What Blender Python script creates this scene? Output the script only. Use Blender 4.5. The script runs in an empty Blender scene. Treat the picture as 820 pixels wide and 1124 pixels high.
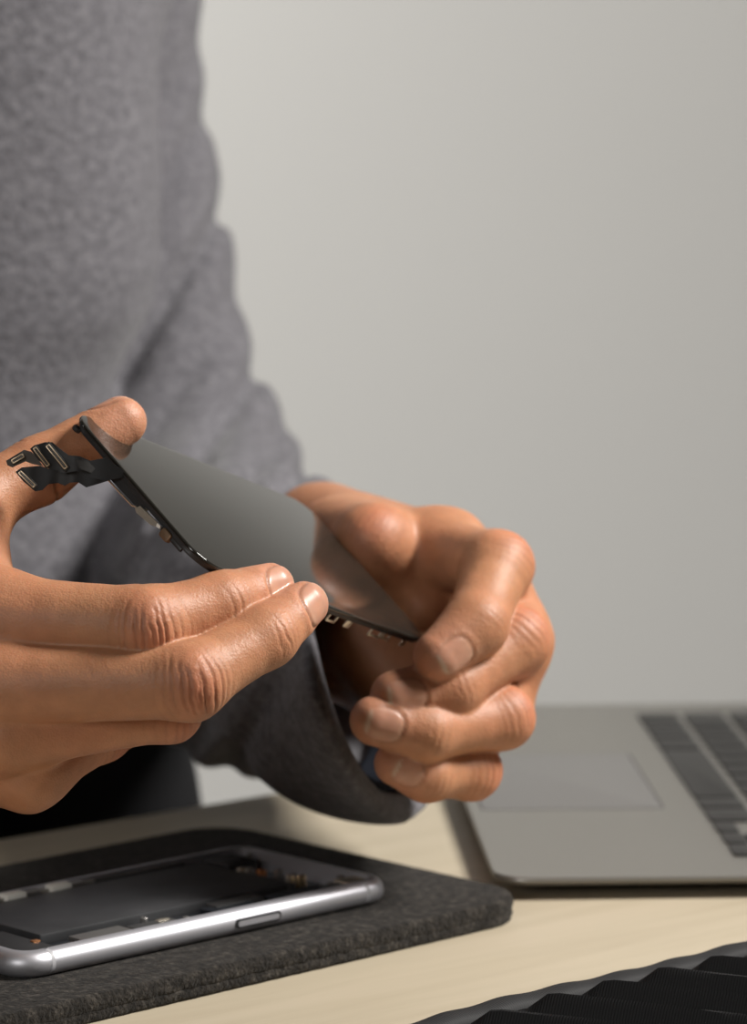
import bpy, bmesh, math, random
import numpy as np
from mathutils import Vector, Matrix

# ------------------------------------------------------------------ helpers
SC = bpy.context.scene
COL = SC.collection
F_PX, CX, CY = 4000.0, 410.0, 562.0
HOR = 64.0                                   # picture row of the horizon
CAM_Z = 0.278                                # camera height over the table top (table top is z = 0)
PITCH = math.atan((CY-HOR)/F_PX)
AXR = np.array([1.0, 0, 0])
AXF = np.array([0, math.cos(PITCH), -math.sin(PITCH)])
AXD = np.array([0, -math.sin(PITCH), -math.cos(PITCH)])
ORG = np.array([0, 0, CAM_Z])

def cw(v):
    """camera-frame vector in mm (right, down, forward) -> world metres (direction)"""
    return (v[0]*AXR + v[1]*AXD + v[2]*AXF)*0.001

def P(px, py, d):
    """world position (metres) of what stands d millimetres deep at this bearing"""
    return ORG + cw(((px-CX)/F_PX*d, (py-CY)/F_PX*d, d))

def on_plane(px, py, z):
    r = (px-CX)/F_PX*AXR + (py-CY)/F_PX*AXD + AXF
    t = (z-CAM_Z)/r[2]
    return ORG + t*r

def V3(a): return Vector((float(a[0]), float(a[1]), float(a[2])))
def unit(a):
    a = np.asarray(a, float); return a/np.linalg.norm(a)

def link(o, parent=None):
    COL.objects.link(o)
    if parent is not None: o.parent = parent
    return o
def tag(o, label=None, cat=None, group=None, kind=None):
    if label: o['label'] = label
    if cat: o['category'] = cat
    if group: o['group'] = group
    if kind: o['kind'] = kind
    return o
def empty(name, loc, label, cat, rot=None):
    o = bpy.data.objects.new(name, None); COL.objects.link(o)
    o.empty_display_size = 0.01
    o.location = V3(loc)
    if rot is not None: o.rotation_euler = rot
    tag(o, label, cat); return o
def obj_bm(name, bm, mat, parent=None, smooth=True, keep_world=False):
    me = bpy.data.meshes.new(name); bm.to_mesh(me); bm.free()
    o = bpy.data.objects.new(name, me)
    if mat: me.materials.append(mat)
    if smooth:
        for p in me.polygons: p.use_smooth = True
        try: me.set_sharp_from_angle(angle=math.radians(38))
        except Exception: pass
    link(o, parent)
    if keep_world and parent is not None:
        M = root_matrix(parent).inverted(); me.transform(M)
    return o
def root_matrix(o):
    M = Matrix.Translation(o.location) @ o.rotation_euler.to_matrix().to_4x4()
    if o.parent: M = root_matrix(o.parent) @ M
    return M

def add_box(bm, lo, hi, M=None, bevel=0.0, seg=2):
    b = bmesh.new(); bmesh.ops.create_cube(b, size=1.0)
    lo = Vector(lo); hi = Vector(hi); c = (lo+hi)/2; s = hi-lo
    for v in b.verts: v.co = Vector((v.co.x*s.x+c.x, v.co.y*s.y+c.y, v.co.z*s.z+c.z))
    if bevel: bmesh.ops.bevel(b, geom=b.edges[:], offset=bevel, segments=seg, profile=0.5, affect='EDGES')
    if M is not None: b.transform(M)
    merge(bm, b)
def merge(bm, b):
    me = bpy.data.meshes.new('t'); b.to_mesh(me); b.free(); bm.from_mesh(me); bpy.data.meshes.remove(me)
def rrect(w, h, r, n=8, cx=0, cy=0):
    pts = []
    for (sx, sy, a0) in ((1, 1, 0), (-1, 1, 90), (-1, -1, 180), (1, -1, 270)):
        for i in range(n+1):
            a = math.radians(a0+90*i/n)
            pts.append((cx+sx*(w/2-r)+r*math.cos(a), cy+sy*(h/2-r)+r*math.sin(a)))
    return pts
def add_loft(bm, loops, cap=True, closed=False):
    """loops: list of equally long lists of 3-D points, skinned in order"""
    rings = [[bm.verts.new(p) for p in l] for l in loops]
    n = len(rings[0])
    prs = list(zip(rings[:-1], rings[1:]))
    if closed: prs.append((rings[-1], rings[0]))
    for a, b in prs:
        for i in range(n):
            bm.faces.new((a[i], a[(i+1) % n], b[(i+1) % n], b[i]))
    if cap and not closed:
        bm.faces.new(rings[0][::-1]); bm.faces.new(rings[-1])
    bmesh.ops.recalc_face_normals(bm, faces=bm.faces[:])
def add_slab(bm, w, h, r, z0, z1, bev=0.0, n=8, cx=0, cy=0, bevb=None, M=None):
    """rounded-rectangle slab with rounded rims"""
    b = bmesh.new(); loops = []
    bevb = bev if bevb is None else bevb
    def ring(off, z): loops.append([(x, y, z) for x, y in rrect(w-2*off, h-2*off, max(r-off, 1e-5), n, cx, cy)])
    if bevb:
        for k in range(5):
            a = math.pi/2*k/4; ring(bevb*(1-math.sin(a)), z0+bevb*(1-math.cos(a)))
    else: ring(0, z0)
    if bev:
        for k in range(5):
            a = math.pi/2*k/4; ring(bev*(1-math.cos(a)), z1-bev*(1-math.sin(a)))
    else: ring(0, z1)
    add_loft(b, loops)
    if M is not None: b.transform(M)
    merge(bm, b)
def add_cyl(bm, p0, p1, r, n=16, r1=None, bev=0):
    p0 = Vector(p0); p1 = Vector(p1); d = (p1-p0); L = d.length
    q = d.to_track_quat('Z', 'Y').to_matrix().to_4x4(); M = Matrix.Translation(p0) @ q
    r1 = r if r1 is None else r1
    prof = [(r-bev, 0), (r, bev), (r1, L-bev), (r1-bev, L)] if bev else [(r, 0), (r1, L)]
    b = bmesh.new()
    add_loft(b, [[(a*math.cos(2*math.pi*i/n), a*math.sin(2*math.pi*i/n), z) for i in range(n)] for a, z in prof])
    b.transform(M); merge(bm, b)
def add_prism(bm, pts, z0, z1, M=None, bev=0.0):
    b = bmesh.new()
    add_loft(b, [[(x, y, z0) for x, y in pts], [(x, y, z1) for x, y in pts]])
    if bev: bmesh.ops.bevel(b, geom=b.edges[:], offset=bev, segments=2, profile=.5, affect='EDGES')
    if M is not None: b.transform(M)
    merge(bm, b)

# ------------------------------------------------------------------ materials
def mat_new(name, col, rough=0.5, metal=0.0, spec=0.5, coat=0.0):
    m = bpy.data.materials.new(name); m.use_nodes = True
    b = m.node_tree.nodes['Principled BSDF']
    b.inputs['Base Color'].default_value = (*col, 1); b.inputs['Roughness'].default_value = rough
    b.inputs['Metallic'].default_value = metal; b.inputs['Specular IOR Level'].default_value = spec
    b.inputs['Coat Weight'].default_value = coat
    return m
def NT(m): return m.node_tree.nodes, m.node_tree.links, m.node_tree.nodes['Principled BSDF']
def noise_mix(m, stops, scale, detail=4, rough=.6, stretch=None, dist=0.0, lo=.3, hi=.7):
    n, l, b = NT(m)
    tc = n.new('ShaderNodeTexCoord'); mp = n.new('ShaderNodeMapping')
    if stretch: mp.inputs['Scale'].default_value = stretch
    nz = n.new('ShaderNodeTexNoise'); nz.inputs['Scale'].default_value = scale; nz.inputs['Detail'].default_value = detail
    nz.inputs['Roughness'].default_value = rough; nz.inputs['Distortion'].default_value = dist
    cr = n.new('ShaderNodeValToRGB')
    for i, c in enumerate(stops):
        t = lo+(hi-lo)*i/(len(stops)-1)
        e = cr.color_ramp.elements[i] if i < 2 else cr.color_ramp.elements.new(t)
        e.position = t; e.color = (*c, 1)
    for i in range(len(stops)): pass
    l.new(tc.outputs['Object'], mp.inputs[0]); l.new(mp.outputs[0], nz.inputs['Vector'])
    l.new(nz.outputs[0], cr.inputs[0]); l.new(cr.outputs[0], b.inputs['Base Color'])
    return mp, nz, cr
def add_bump(m, scale, strength, dist=0.001, detail=3, kind='noise', stretch=None, prev=None):
    n, l, b = NT(m)
    tc = n.new('ShaderNodeTexCoord'); mp = n.new('ShaderNodeMapping')
    if stretch: mp.inputs['Scale'].default_value = stretch
    l.new(tc.outputs['Object'], mp.inputs[0])
    if kind == 'noise':
        t = n.new('ShaderNodeTexNoise'); t.inputs['Scale'].default_value = scale; t.inputs['Detail'].default_value = detail
    elif kind == 'voronoi':
        t = n.new('ShaderNodeTexVoronoi'); t.inputs['Scale'].default_value = scale
    else:
        t = n.new('ShaderNodeTexWave'); t.inputs['Scale'].default_value = scale; t.inputs['Distortion'].default_value = 1.5
        t.inputs['Detail'].default_value = detail
    l.new(mp.outputs[0], t.inputs['Vector'])
    bp = n.new('ShaderNodeBump'); bp.inputs['Strength'].default_value = strength; bp.inputs['Distance'].default_value = dist
    l.new(t.outputs[0], bp.inputs['Height'])
    if prev is not None: l.new(prev.outputs[0], bp.inputs['Normal'])
    l.new(bp.outputs[0], b.inputs['Normal'])
    return bp

M = {}
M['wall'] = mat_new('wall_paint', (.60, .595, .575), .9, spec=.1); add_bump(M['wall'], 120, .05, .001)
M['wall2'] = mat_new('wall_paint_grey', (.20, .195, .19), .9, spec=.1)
M['floor'] = mat_new('floor_grey', (.40, .38, .35), .7)
noise_mix(M['floor'], [(.36, .34, .31), (.46, .44, .41)], 3)
M['wood'] = mat_new('birch_wood', (.62, .52, .38), .55, spec=.3)
mp, nz, cr = noise_mix(M['wood'], [(.45, .385, .28), (.485, .42, .31), (.51, .44, .33)], 6, 6, .6, stretch=(1.2, 14, 14), dist=.4)
mp.inputs['Rotation'].default_value = (0, 0, math.radians(-14))
add_bump(M['wood'], 60, .08, .0005, stretch=(1, 12, 1))
M['alu'] = mat_new('grey_aluminium', (.33, .318, .292), .42, metal=.75)
M['alu_dark'] = mat_new('trackpad_aluminium', (.27, .262, .255), .45, metal=.6)
M['key'] = mat_new('key_black', (.028, .027, .026), .5, spec=.4)
M['rubber'] = mat_new('rubber', (.02, .02, .02), .7)
M['lcd'] = mat_new('dark_lcd', (.01, .01, .012), .12)
M['felt'] = mat_new('charcoal_felt', (.06, .055, .05), .95, spec=.1)
noise_mix(M['felt'], [(.010, .0095, .009), (.028, .025, .022), (.085, .075, .064)], 330, 6, .8, lo=.34, hi=.70)
b1 = add_bump(M['felt'], 900, .9, .0012, 4); add_bump(M['felt'], 180, .6, .0015, 3, prev=b1)
M['felt'].node_tree.nodes['Principled BSDF'].inputs['Sheen Weight'].default_value = .06
M['silver'] = mat_new('silver_rail', (.60, .60, .64), .47, metal=.8)
M['silver_band'] = mat_new('antenna_band', (.42, .42, .44), .5)
M['steel'] = mat_new('shield_steel', (.30, .29, .28), .4, metal=.8)
M['steel_dark'] = mat_new('dark_shield', (.10, .10, .10), .45, metal=.6)
M['inner'] = mat_new('black_inner', (.018, .018, .019), .5)
M['battery'] = mat_new('battery_black', (.022, .023, .025), .42)
noise_mix(M['battery'], [(.026, .027, .029), (.055, .056, .060)], 40, 4, .6)
add_bump(M['battery'], 90, .25, .0006)
M['board'] = mat_new('board', (.012, .016, .022), .45)
M['gold'] = mat_new('gold_contact', (.80, .60, .36), .3, metal=.9)
M['goldframe'] = mat_new('connector_gold', (.62, .50, .36), .38, metal=.8)
M['copper'] = mat_new('copper', (.70, .32, .14), .35, metal=.9)
M['bronze'] = mat_new('dark_bronze', (.20, .13, .08), .45, metal=.6)
M['white'] = mat_new('white_foam', (.86, .86, .80), .6)
M['flex'] = mat_new('flex_black', (.014, .015, .017), .38, spec=.5); add_bump(M['flex'], 400, .2, .0003)
M['flexgrey'] = mat_new('flex_pad', (.09, .085, .08), .5, metal=.3)
M['glass'] = mat_new('display_glass', (.020, .0185, .0155), .09, spec=.5)
M['glassrim'] = mat_new('display_rim', (.012, .012, .013), .22, spec=.6)
M['frameblk'] = mat_new('display_frame', (.020, .020, .021), .42)
M['tab'] = mat_new('nickel_tab', (.66, .60, .50), .35, metal=.85)
M['nylon'] = mat_new('black_nylon', (.012, .012, .013), .62, spec=.35)
M['band'] = mat_new('binding_tape', (.020, .020, .021), .65, spec=.3)
M['trousers'] = mat_new('black_denim', (.010, .010, .011), .85, spec=.15); add_bump(M['trousers'], 500, .4, .001)
M['navy'] = mat_new('cuff_shade_navy', (.012, .014, .020), .9, spec=.1)  # near-black tone standing in for the shade inside the sweater cuff
M['shoe'] = mat_new('shoe', (.03, .03, .03), .5)
M['stool'] = mat_new('stool_wood', (.25, .17, .10), .5)
M['sweater'] = mat_new('grey_heather_knit', (.2, .2, .21), .95, spec=.1)
noise_mix(M['sweater'], [(.088, .085, .094), (.138, .134, .147), (.205, .200, .214)], 190, 5, .72, stretch=(1, 1, 1.7), lo=.30, hi=.70)
b1 = add_bump(M['sweater'], 260, .5, .002, 4); add_bump(M['sweater'], 900, .4, .001, 2, prev=b1)
M['sweater'].node_tree.nodes['Principled BSDF'].inputs['Sheen Weight'].default_value = .15
M['hair'] = mat_new('hair', (.03, .018, .01), .6)
# skin: colour from the 'tint' attribute, fine pores in the bump
sk = mat_new('skin', (.5, .3, .2), .48, spec=.42); M['skin'] = sk
n, l, b = NT(sk)
at = n.new('ShaderNodeAttribute'); at.attribute_name = 'tint'
nz = n.new('ShaderNodeTexNoise'); nz.inputs['Scale'].default_value = 170; nz.inputs['Detail'].default_value = 5
tc = n.new('ShaderNodeTexCoord'); l.new(tc.outputs['Object'], nz.inputs['Vector'])
mr = n.new('ShaderNodeMapRange'); mr.inputs['From Min'].default_value = .3; mr.inputs['From Max'].default_value = .7
mr.inputs['To Min'].default_value = .90; mr.inputs['To Max'].default_value = 1.08
l.new(nz.outputs[0], mr.inputs['Value'])
mx = n.new('ShaderNodeVectorMath'); mx.operation = 'SCALE'
l.new(at.outputs['Color'], mx.inputs[0]); l.new(mr.outputs[0], mx.inputs['Scale'])
l.new(mx.outputs[0], b.inputs['Base Color'])
b.inputs['Subsurface Weight'].default_value = .22
b.inputs['Subsurface Radius'].default_value = (1.0, .32, .14)
b.inputs['Subsurface Scale'].default_value = .004
rr = n.new('ShaderNodeMapRange'); rr.inputs['To Min'].default_value = .50; rr.inputs['To Max'].default_value = .30
l.new(at.outputs['Alpha'], rr.inputs['Value']); l.new(rr.outputs[0], b.inputs['Roughness'])
vo = n.new('ShaderNodeTexVoronoi'); vo.inputs['Scale'].default_value = 1500
l.new(tc.outputs['Object'], vo.inputs['Vector'])
n2 = n.new('ShaderNodeTexNoise'); n2.inputs['Scale'].default_value = 700; n2.inputs['Detail'].default_value = 4
l.new(tc.outputs['Object'], n2.inputs['Vector'])
bp1 = n.new('ShaderNodeBump'); bp1.inputs['Distance'].default_value = .00025
st = n.new('ShaderNodeMapRange'); st.inputs['To Min'].default_value = .30; st.inputs['To Max'].default_value = .0
l.new(at.outputs['Alpha'], st.inputs['Value']); l.new(st.outputs[0], bp1.inputs['Strength'])
l.new(vo.outputs['Distance'], bp1.inputs['Height'])
bp2 = n.new('ShaderNodeBump'); bp2.inputs['Distance'].default_value = .0005
l.new(st.outputs[0], bp2.inputs['Strength']); l.new(n2.outputs[0], bp2.inputs['Height'])
l.new(bp1.outputs[0], bp2.inputs['Normal']); l.new(bp2.outputs[0], b.inputs['Normal'])

# ------------------------------------------------------------------ distance fields -> meshes (all in metres)
def smin(a, b, k):
    h = np.clip(.5+.5*(b-a)/k, 0, 1)
    return b*(1-h)+a*h-k*h*(1-h)
def smax(a, b, k): return -smin(-a, -b, k)
def capsule(p, a, b, ra, rb):
    """tapered capsule"""
    a = np.asarray(a, np.float32); b = np.asarray(b, np.float32)
    ba = b-a; t = np.clip(((p-a) @ ba)/float(ba @ ba), 0, 1)
    q = p-a-t[:, None]*ba
    return np.sqrt((q*q).sum(1))-(ra+(rb-ra)*t)
def ellipsoid(p, c, ax, r):
    """c centre, ax 3x3 rows = axes, r radii"""
    q = (p-np.asarray(c, np.float32)) @ np.asarray(ax, np.float32).T
    r = np.asarray(r, np.float32)
    k0 = np.sqrt(((q/r)**2).sum(1)); k1 = np.sqrt(((q/(r*r))**2).sum(1))+1e-9
    return k0*(k0-1)/k1

HS = 1.0
def sdf_mesh(fn, lo, hi, h, relax=2, project=2):
    h = h*HS
    lo = np.asarray(lo, float); hi = np.asarray(hi, float)
    B = 6
    nb = np.maximum(np.ceil((hi-lo)/(h*B)).astype(int), 1)
    N = nb*B+1
    bi = np.stack(np.meshgrid(*[np.arange(k) for k in nb], indexing='ij'), -1).reshape(-1, 3)
    cen = lo+(bi+.5)*B*h
    d = fn(cen.astype(np.float32))
    act = bi[np.abs(d) < B*h*.87*1.9+.001]
    G = np.full(N, 1.0, np.float32)
    # sign fill from block centres
    db = d.reshape(nb)
    G[:-1, :-1, :-1] = np.repeat(np.repeat(np.repeat(np.sign(db), B, 0), B, 1), B, 2)
    off = np.stack(np.meshgrid(*[np.arange(B+1)]*3, indexing='ij'), -1).reshape(-1, 3)
    for s in range(0, len(act), 1500):
        idx = (act[s:s+1500, None, :]*B+off[None]).reshape(-1, 3)
        v = fn((lo+idx*h).astype(np.float32))
        G[idx[:, 0], idx[:, 1], idx[:, 2]] = v
    S = G < 0
    c = S[:-1, :-1, :-1].astype(np.int8)
    tot = np.zeros(c.shape, np.int8)
    for i in (0, 1):
        for j in (0, 1):
            for k in (0, 1):
                tot += S[i:N[0]-1+i, j:N[1]-1+j, k:N[2]-1+k]
    mix = (tot > 0) & (tot < 8)
    ci = np.argwhere(mix)
    vid = np.full(c.shape, -1, np.int64); vid[mix] = np.arange(len(ci))
    acc = np.zeros((len(ci), 3)); cnt = np.zeros(len(ci))
    cor = [(i, j, k) for i in (0, 1) for j in (0, 1) for k in (0, 1)]
    for a in cor:
        for ax in range(3):
            if a[ax] == 0:
                b_ = list(a); b_[ax] = 1
                ia = ci+a; ib = ci+b_
                va = G[ia[:, 0], ia[:, 1], ia[:, 2]]; vb = G[ib[:, 0], ib[:, 1], ib[:, 2]]
                m = (va < 0) != (vb < 0)
                t = va[m]/(va[m]-vb[m])
                pa = np.array(a, float)[None].repeat(m.sum(), 0); pa[:, ax] += t
                acc[m] += pa; cnt[m] += 1
    verts = lo+(ci+acc/cnt[:, None])*h
    faces = []
    for ax in range(3):
        o1, o2 = [(1, 2), (2, 0), (0, 1)][ax]
        sl0 = [slice(None)]*3; sl1 = [slice(None)]*3
        sl0[ax] = slice(0, N[ax]-1); sl1[ax] = slice(1, N[ax])
        for o in (o1, o2): sl0[o] = slice(1, N[o]-1); sl1[o] = slice(1, N[o]-1)
        A = S[tuple(sl0)]; Bv = S[tuple(sl1)]
        e = np.argwhere(A != Bv)
        if len(e) == 0: continue
        base = e.copy(); base[:, o1] += 1; base[:, o2] += 1
        def cell(d1, d2):
            q = base.copy(); q[:, o1] -= d1; q[:, o2] -= d2
            return vid[q[:, 0], q[:, 1], q[:, 2]]
        q = np.stack([cell(1, 1), cell(0, 1), cell(0, 0), cell(1, 0)], 1)
        inside = A[tuple(e.T)]
        q[~inside] = q[~inside][:, ::-1]
        faces.append(q)
    faces = np.concatenate(faces); faces = faces[(faces >= 0).all(1)]
    # relax and put back on the surface
    def grad(p):
        e = 2e-4; p = p.astype(np.float32)
        g = np.stack([fn(p+np.array(v, np.float32)*e)-fn(p-np.array(v, np.float32)*e) for v in ((1, 0, 0), (0, 1, 0), (0, 0, 1))], 1)
        return g/(np.linalg.norm(g, axis=1, keepdims=True)+1e-12)
    E = np.concatenate([faces[:, [0, 1]], faces[:, [1, 2]], faces[:, [2, 3]], faces[:, [3, 0]]])
    for it in range(relax):
        a = np.zeros_like(verts); n_ = np.zeros(len(verts))
        for k in range(3):
            a[:, k] = np.bincount(E[:, 0], verts[E[:, 1], k], len(verts))+np.bincount(E[:, 1], verts[E[:, 0], k], len(verts))
        n_ = np.bincount(E[:, 0], minlength=len(verts))+np.bincount(E[:, 1], minlength=len(verts))
        verts = verts*.4+.6*a/np.maximum(n_, 1)[:, None]
    nr = None
    for it in range(project):
        g = grad(verts); v = fn(verts.astype(np.float32))
        verts = verts-g*np.clip(v, -h, h)[:, None]*.9
    nr = grad(verts)
    return verts, faces, nr
def np_object(name, verts, faces, mat, parent=None, tint=None):
    me = bpy.data.meshes.new(name)
    me.vertices.add(len(verts)); me.vertices.foreach_set('co', verts.astype(np.float32).ravel())
    me.loops.add(faces.size); me.loops.foreach_set('vertex_index', faces.ravel().astype(np.int32))
    me.polygons.add(len(faces)); me.polygons.foreach_set('loop_start', np.arange(0, faces.size, faces.shape[1], dtype=np.int32))
    me.update(calc_edges=True); me.validate()
    me.polygons.foreach_set('use_smooth', np.ones(len(me.polygons), bool))
    if tint is not None:
        a = me.color_attributes.new('tint', 'FLOAT_COLOR', 'POINT')
        a.data.foreach_set('color', tint.astype(np.float32).ravel())
    me.materials.append(mat)
    o = bpy.data.objects.new(name, me); link(o, parent)
    if parent is not None: me.transform(root_matrix(parent).inverted())
    return o
def wob(p, f, seed=0, n=4):
    """cheap smooth noise: warped sines, about -1..1"""
    r = np.random.default_rng(seed); out = np.zeros(len(p)); 
    for i in range(n):
        k = r.normal(size=3); k = k/np.linalg.norm(k)*f*(.6+.8*r.random())
        k2 = r.normal(size=3)*f*.5
        out += np.sin(p @ k+1.3*np.sin(p @ k2+r.random()*6)+r.random()*6.28)
    return out/n*1.4
# ------------------------------------------------------------------ hands
SKIN = np.array([.475, .222, .115]); RED = np.array([.48, .165, .092]); NAIL = np.array([.54, .28, .19]); PALE = np.array([.58, .36, .25])
NAILTIP = np.array([.64, .47, .35])
class Finger:
    def __init__(s, joints, radii, dorsal, nail=True, k=.004, wr=1.0, nail_len=.0115, nail_w=.0058, nail_back=.0, nail_n=None):
        s.J = [P(*j) for j in joints]; s.r = [x*.001 for x in radii]
        s.n = unit(cw(dorsal)*1000); s.nail = nail; s.k = k; s.wr = wr
        s.nn = s.n if nail_n is None else unit(cw(nail_n)*1000); s.nl = nail_len; s.nw = nail_w; s.nb = nail_back
    def sdf(s, p):
        d = None
        for i in range(len(s.J)-1):
            a, b = s.J[i], s.J[i+1]
            ra, rb = s.r[i], s.r[i+1]
            m = (a+b)/2; rm = (ra+rb)/2*(.97 if i < len(s.J)-2 else 1.03)
            q = np.minimum(capsule(p, a, m, ra, rm), capsule(p, m, b, rm, rb))
            d = q if d is None else smin(d, q, s.k)
        return d
def hand_sdf(fingers, palm, kp=.009, kf=.0012, extra=None):
    def palm_sdf(p):
        d = None
        for a, b, ra, rb in palm:
            q = capsule(p, a, b, ra, rb)
            d = q if d is None else smin(d, q, .010)
        return d
    def fn(p):
        pl = palm_sdf(p)
        out = pl
        for f in fingers:
            out = smin(out, smin(f.sdf(p), pl, kp), kf)
        return out
    return fn
def detail(fingers, V, Nr, seed=0, amp=1.0):
    """knuckle folds, joint creases, nails; returns displaced vertices and colours"""
    D = np.zeros(len(V)); C = np.tile(SKIN, (len(V), 1)); gl = np.zeros(len(V))
    C = C*(1+.05*wob(V, 110, 5))[:, None]
    w = np.clip(.5+.5*wob(V, 160, 9), 0, 1)[:, None]*.25
    C = C*(1-w)+RED*w
    dsts = np.stack([f.sdf(V.astype(np.float32)) for f in fingers], 1)
    own = dsts.argmin(1); dmin = dsts.min(1)
    for fi, f in enumerate(fingers):
        m = (own == fi) & (dmin < .0035)
        idx = np.nonzero(m)[0]
        if len(idx) == 0: continue
        p = V[idx]; nn = Nr[idx]
        for j in range(1, len(f.J)-1):
            a0 = unit(f.J[j]-f.J[j-1]); a1 = unit(f.J[j+1]-f.J[j]); ax = unit(a0+a1)
            n = unit(f.n-ax*(f.n @ ax)); lat = np.cross(ax, n)
            q = p-f.J[j]; u = q @ ax; v = q @ lat
            dors = np.clip((nn @ n+.05)/.6, 0, 1)
            vol = np.clip((-(nn @ n)-.1)/.5, 0, 1)
            R = f.r[j]
            kn = (j == len(f.J)-3)           # the middle joint carries the big knuckle folds
            rr = np.random.default_rng(seed*31+fi*7+j)
            wv = .0004*np.sin(v*520+rr.random()*6)+.00014*np.sin(v*1500+u*300+rr.random()*6)
            if kn:
                rad = np.sqrt((u*1.0)**2+(v*.62)**2)
                env = np.exp(-(rad/(R*.85))**2)*dors*f.wr
                # raised pad and wavy arcs bowed round it
                D[idx] += env*.0007
                for sgn in (-1, 1):
                    for t, (u0, wd, am) in enumerate(((.0020, .00040, .62), (.0043, .00042, .62), (.0068, .0004, .40), (.0094, .0004, .24), (.0118, .0004, .13))):
                        cu = sgn*(u0+.0003*rr.normal()) * (1-.42*(v/R)**2) + wv*.5
                        g = np.exp(-((u-cu)/wd)**2)*np.clip(1-((v+.0008*rr.normal())/(R*(.74+.05*t)))**2, 0, 1)**.6*dors
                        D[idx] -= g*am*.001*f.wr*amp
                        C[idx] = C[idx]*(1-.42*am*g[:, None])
                cr_ = np.exp(-((u-.0003-wv*1.3)/.0004)**2)*np.clip(1-((v)/(R*.5))**2, 0, 1)*dors
                D[idx] -= cr_*.00045*f.wr*amp
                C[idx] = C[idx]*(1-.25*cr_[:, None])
                fine = np.sin((rad+.3*wv)*2*math.pi/.0016)*np.exp(-(rad/(R*1.25))**2)*dors
                D[idx] += fine*.00004*f.wr*amp
                e2 = np.exp(-(rad/(R*.65))**2)*dors
                C[idx] = C[idx]*(1-.55*e2[:, None])+(RED*1.05)*.55*e2[:, None]
            else:
                for t, (u0, am) in enumerate(((-.0028, .22), (0, .42), (.0026, .25), (.0048, .12))):
                    if j == 1 and len(f.J) > 3 and not kn: am = am*.3
                    cu = u0+wv+.12*v*rr.normal()
                    g = np.exp(-((u-cu)/.00042)**2)*np.clip(1-(v/(R*.85))**2, 0, 1)*dors
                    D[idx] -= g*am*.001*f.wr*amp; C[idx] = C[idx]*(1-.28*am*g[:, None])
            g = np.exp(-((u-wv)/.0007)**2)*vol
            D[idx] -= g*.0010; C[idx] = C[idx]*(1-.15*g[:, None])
        # nail
        if f.nail:
            T = f.J[-1]; ax = unit(T-f.J[-2]); R = f.r[-1]
            n = unit(f.nn-ax*(f.nn @ ax)); lat = np.cross(ax, n)
            q = p-T; u = q @ ax; v = q @ lat; hgt = q @ n
            cu = -.0008-f.nb
            U = f.nl*.5; W = f.nw
            uu = (u-cu)/U; vv = v/W
            e = (np.abs(uu)**2.6+np.abs(vv)**3)**(1/2.7)
            up = (hgt > R*.1)
            ins = 1/(1+np.exp((e-1)/.035)); ins = ins*up
            groove = np.exp(-((e-1.06)/.06)**2)*up*np.clip(1.15-np.clip(uu, 0, 2)*1.1, 0, 1)
            fold = np.exp(-((e-1.32)/.14)**2)*up*np.clip(1-np.clip(uu, 0, 2), 0, 1)
            D[idx] += ins*.00012-groove*.00034*f.wr-groove*.0001+fold*.00020*f.wr
            # flatten the nail across
            D[idx] -= ins*np.clip((hgt-R*.93)/.002, 0, 1)*.00010
            cc = NAIL[None]*np.ones((len(idx), 1))
            lun = np.clip((-uu-.45)/.4, 0, 1)[:, None]*.35
            cc = cc*(1-lun)+PALE*lun
            tipm = np.clip((uu-.74-.0*vv)/.08, 0, 1)[:, None]
            cc = cc*(1-tipm)+NAILTIP*tipm
            C[idx] = C[idx]*(1-ins[:, None])+cc*ins[:, None]
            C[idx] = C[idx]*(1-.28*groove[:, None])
            gl[idx] = np.maximum(gl[idx], ins)
            # pinker, paler finger end
            te = np.exp(-(np.linalg.norm(q, axis=1)/(R*1.7))**4)*(1-ins)*.35
            C[idx] = C[idx]*(1-te[:, None])+np.array([.58, .27, .19])*te[:, None]
    D += wob(V, 420, 3)*.00006+wob(V, 900, 4)*.00003
    return V+Nr*D[:, None], np.concatenate([np.clip(C, 0, 1), gl[:, None]], 1)

# --- the hand nearer the camera (right hand, comes from the left)
thumbR = Finger([(-150, 650, 1062), (-55, 566, 1066), (42, 517, 1083), (133, 463, 1092)], [15, 11.5, 9.6, 7.6], (-.30, -.85, .35), nail=True, nail_w=.0060, nail_len=.013)
indexR = Finger([(-8, 676, 1047), (160, 687, 1037), (243, 663, 1050), (297, 644, 1064)], [12.2, 11.0, 8.9, 7.0], (.05, .22, -1), nail_w=.0062, nail_len=.0132, nail_n=(.2, .16, -1))
middleR = Finger([(5, 752, 1038), (208, 748, 1030), (292, 699, 1046), (334, 664, 1060)], [11.8, 10.6, 8.6, 6.9], (.25, .16, -1), nail_w=.0058, nail_len=.0130)
ringR = Finger([(5, 806, 1042), (186, 780, 1050), (226, 742, 1080), (230, 716, 1102)], [10.6, 8.6, 7.6, 6.6], (.3, .5, -.8), nail=False, wr=.5)
pinkyR = Finger([(32, 855, 1052), (112, 806, 1080), (168, 785, 1104), (196, 770, 1120)], [8.4, 7.4, 6.6, 6.0], (.2, .6, -.7), nail=False, wr=.4)
FR = [indexR, middleR, ringR, pinkyR, thumbR]
wr1 = P(-300, 700, 1085); wr2 = P(-300, 800, 1080); wr3 = P(-290, 740, 1082)
palmR = [(P(-8, 680, 1052), wr1, .0135, .016), (P(5, 752, 1048), wr3, .0135, .017), (P(5, 806, 1052), wr2, .012, .017), (P(30, 853, 1058), wr2, .0085, .016),
         (P(-55, 570, 1066), P(-40, 660, 1062), .0105, .014), (P(-55, 600, 1068), P(-150, 690, 1072), .014, .018),
         (P(-60, 620, 1066), P(-230, 700, 1078), .012, .019)]
fnR = hand_sdf(FR, palmR, .010, .0012)
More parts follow.
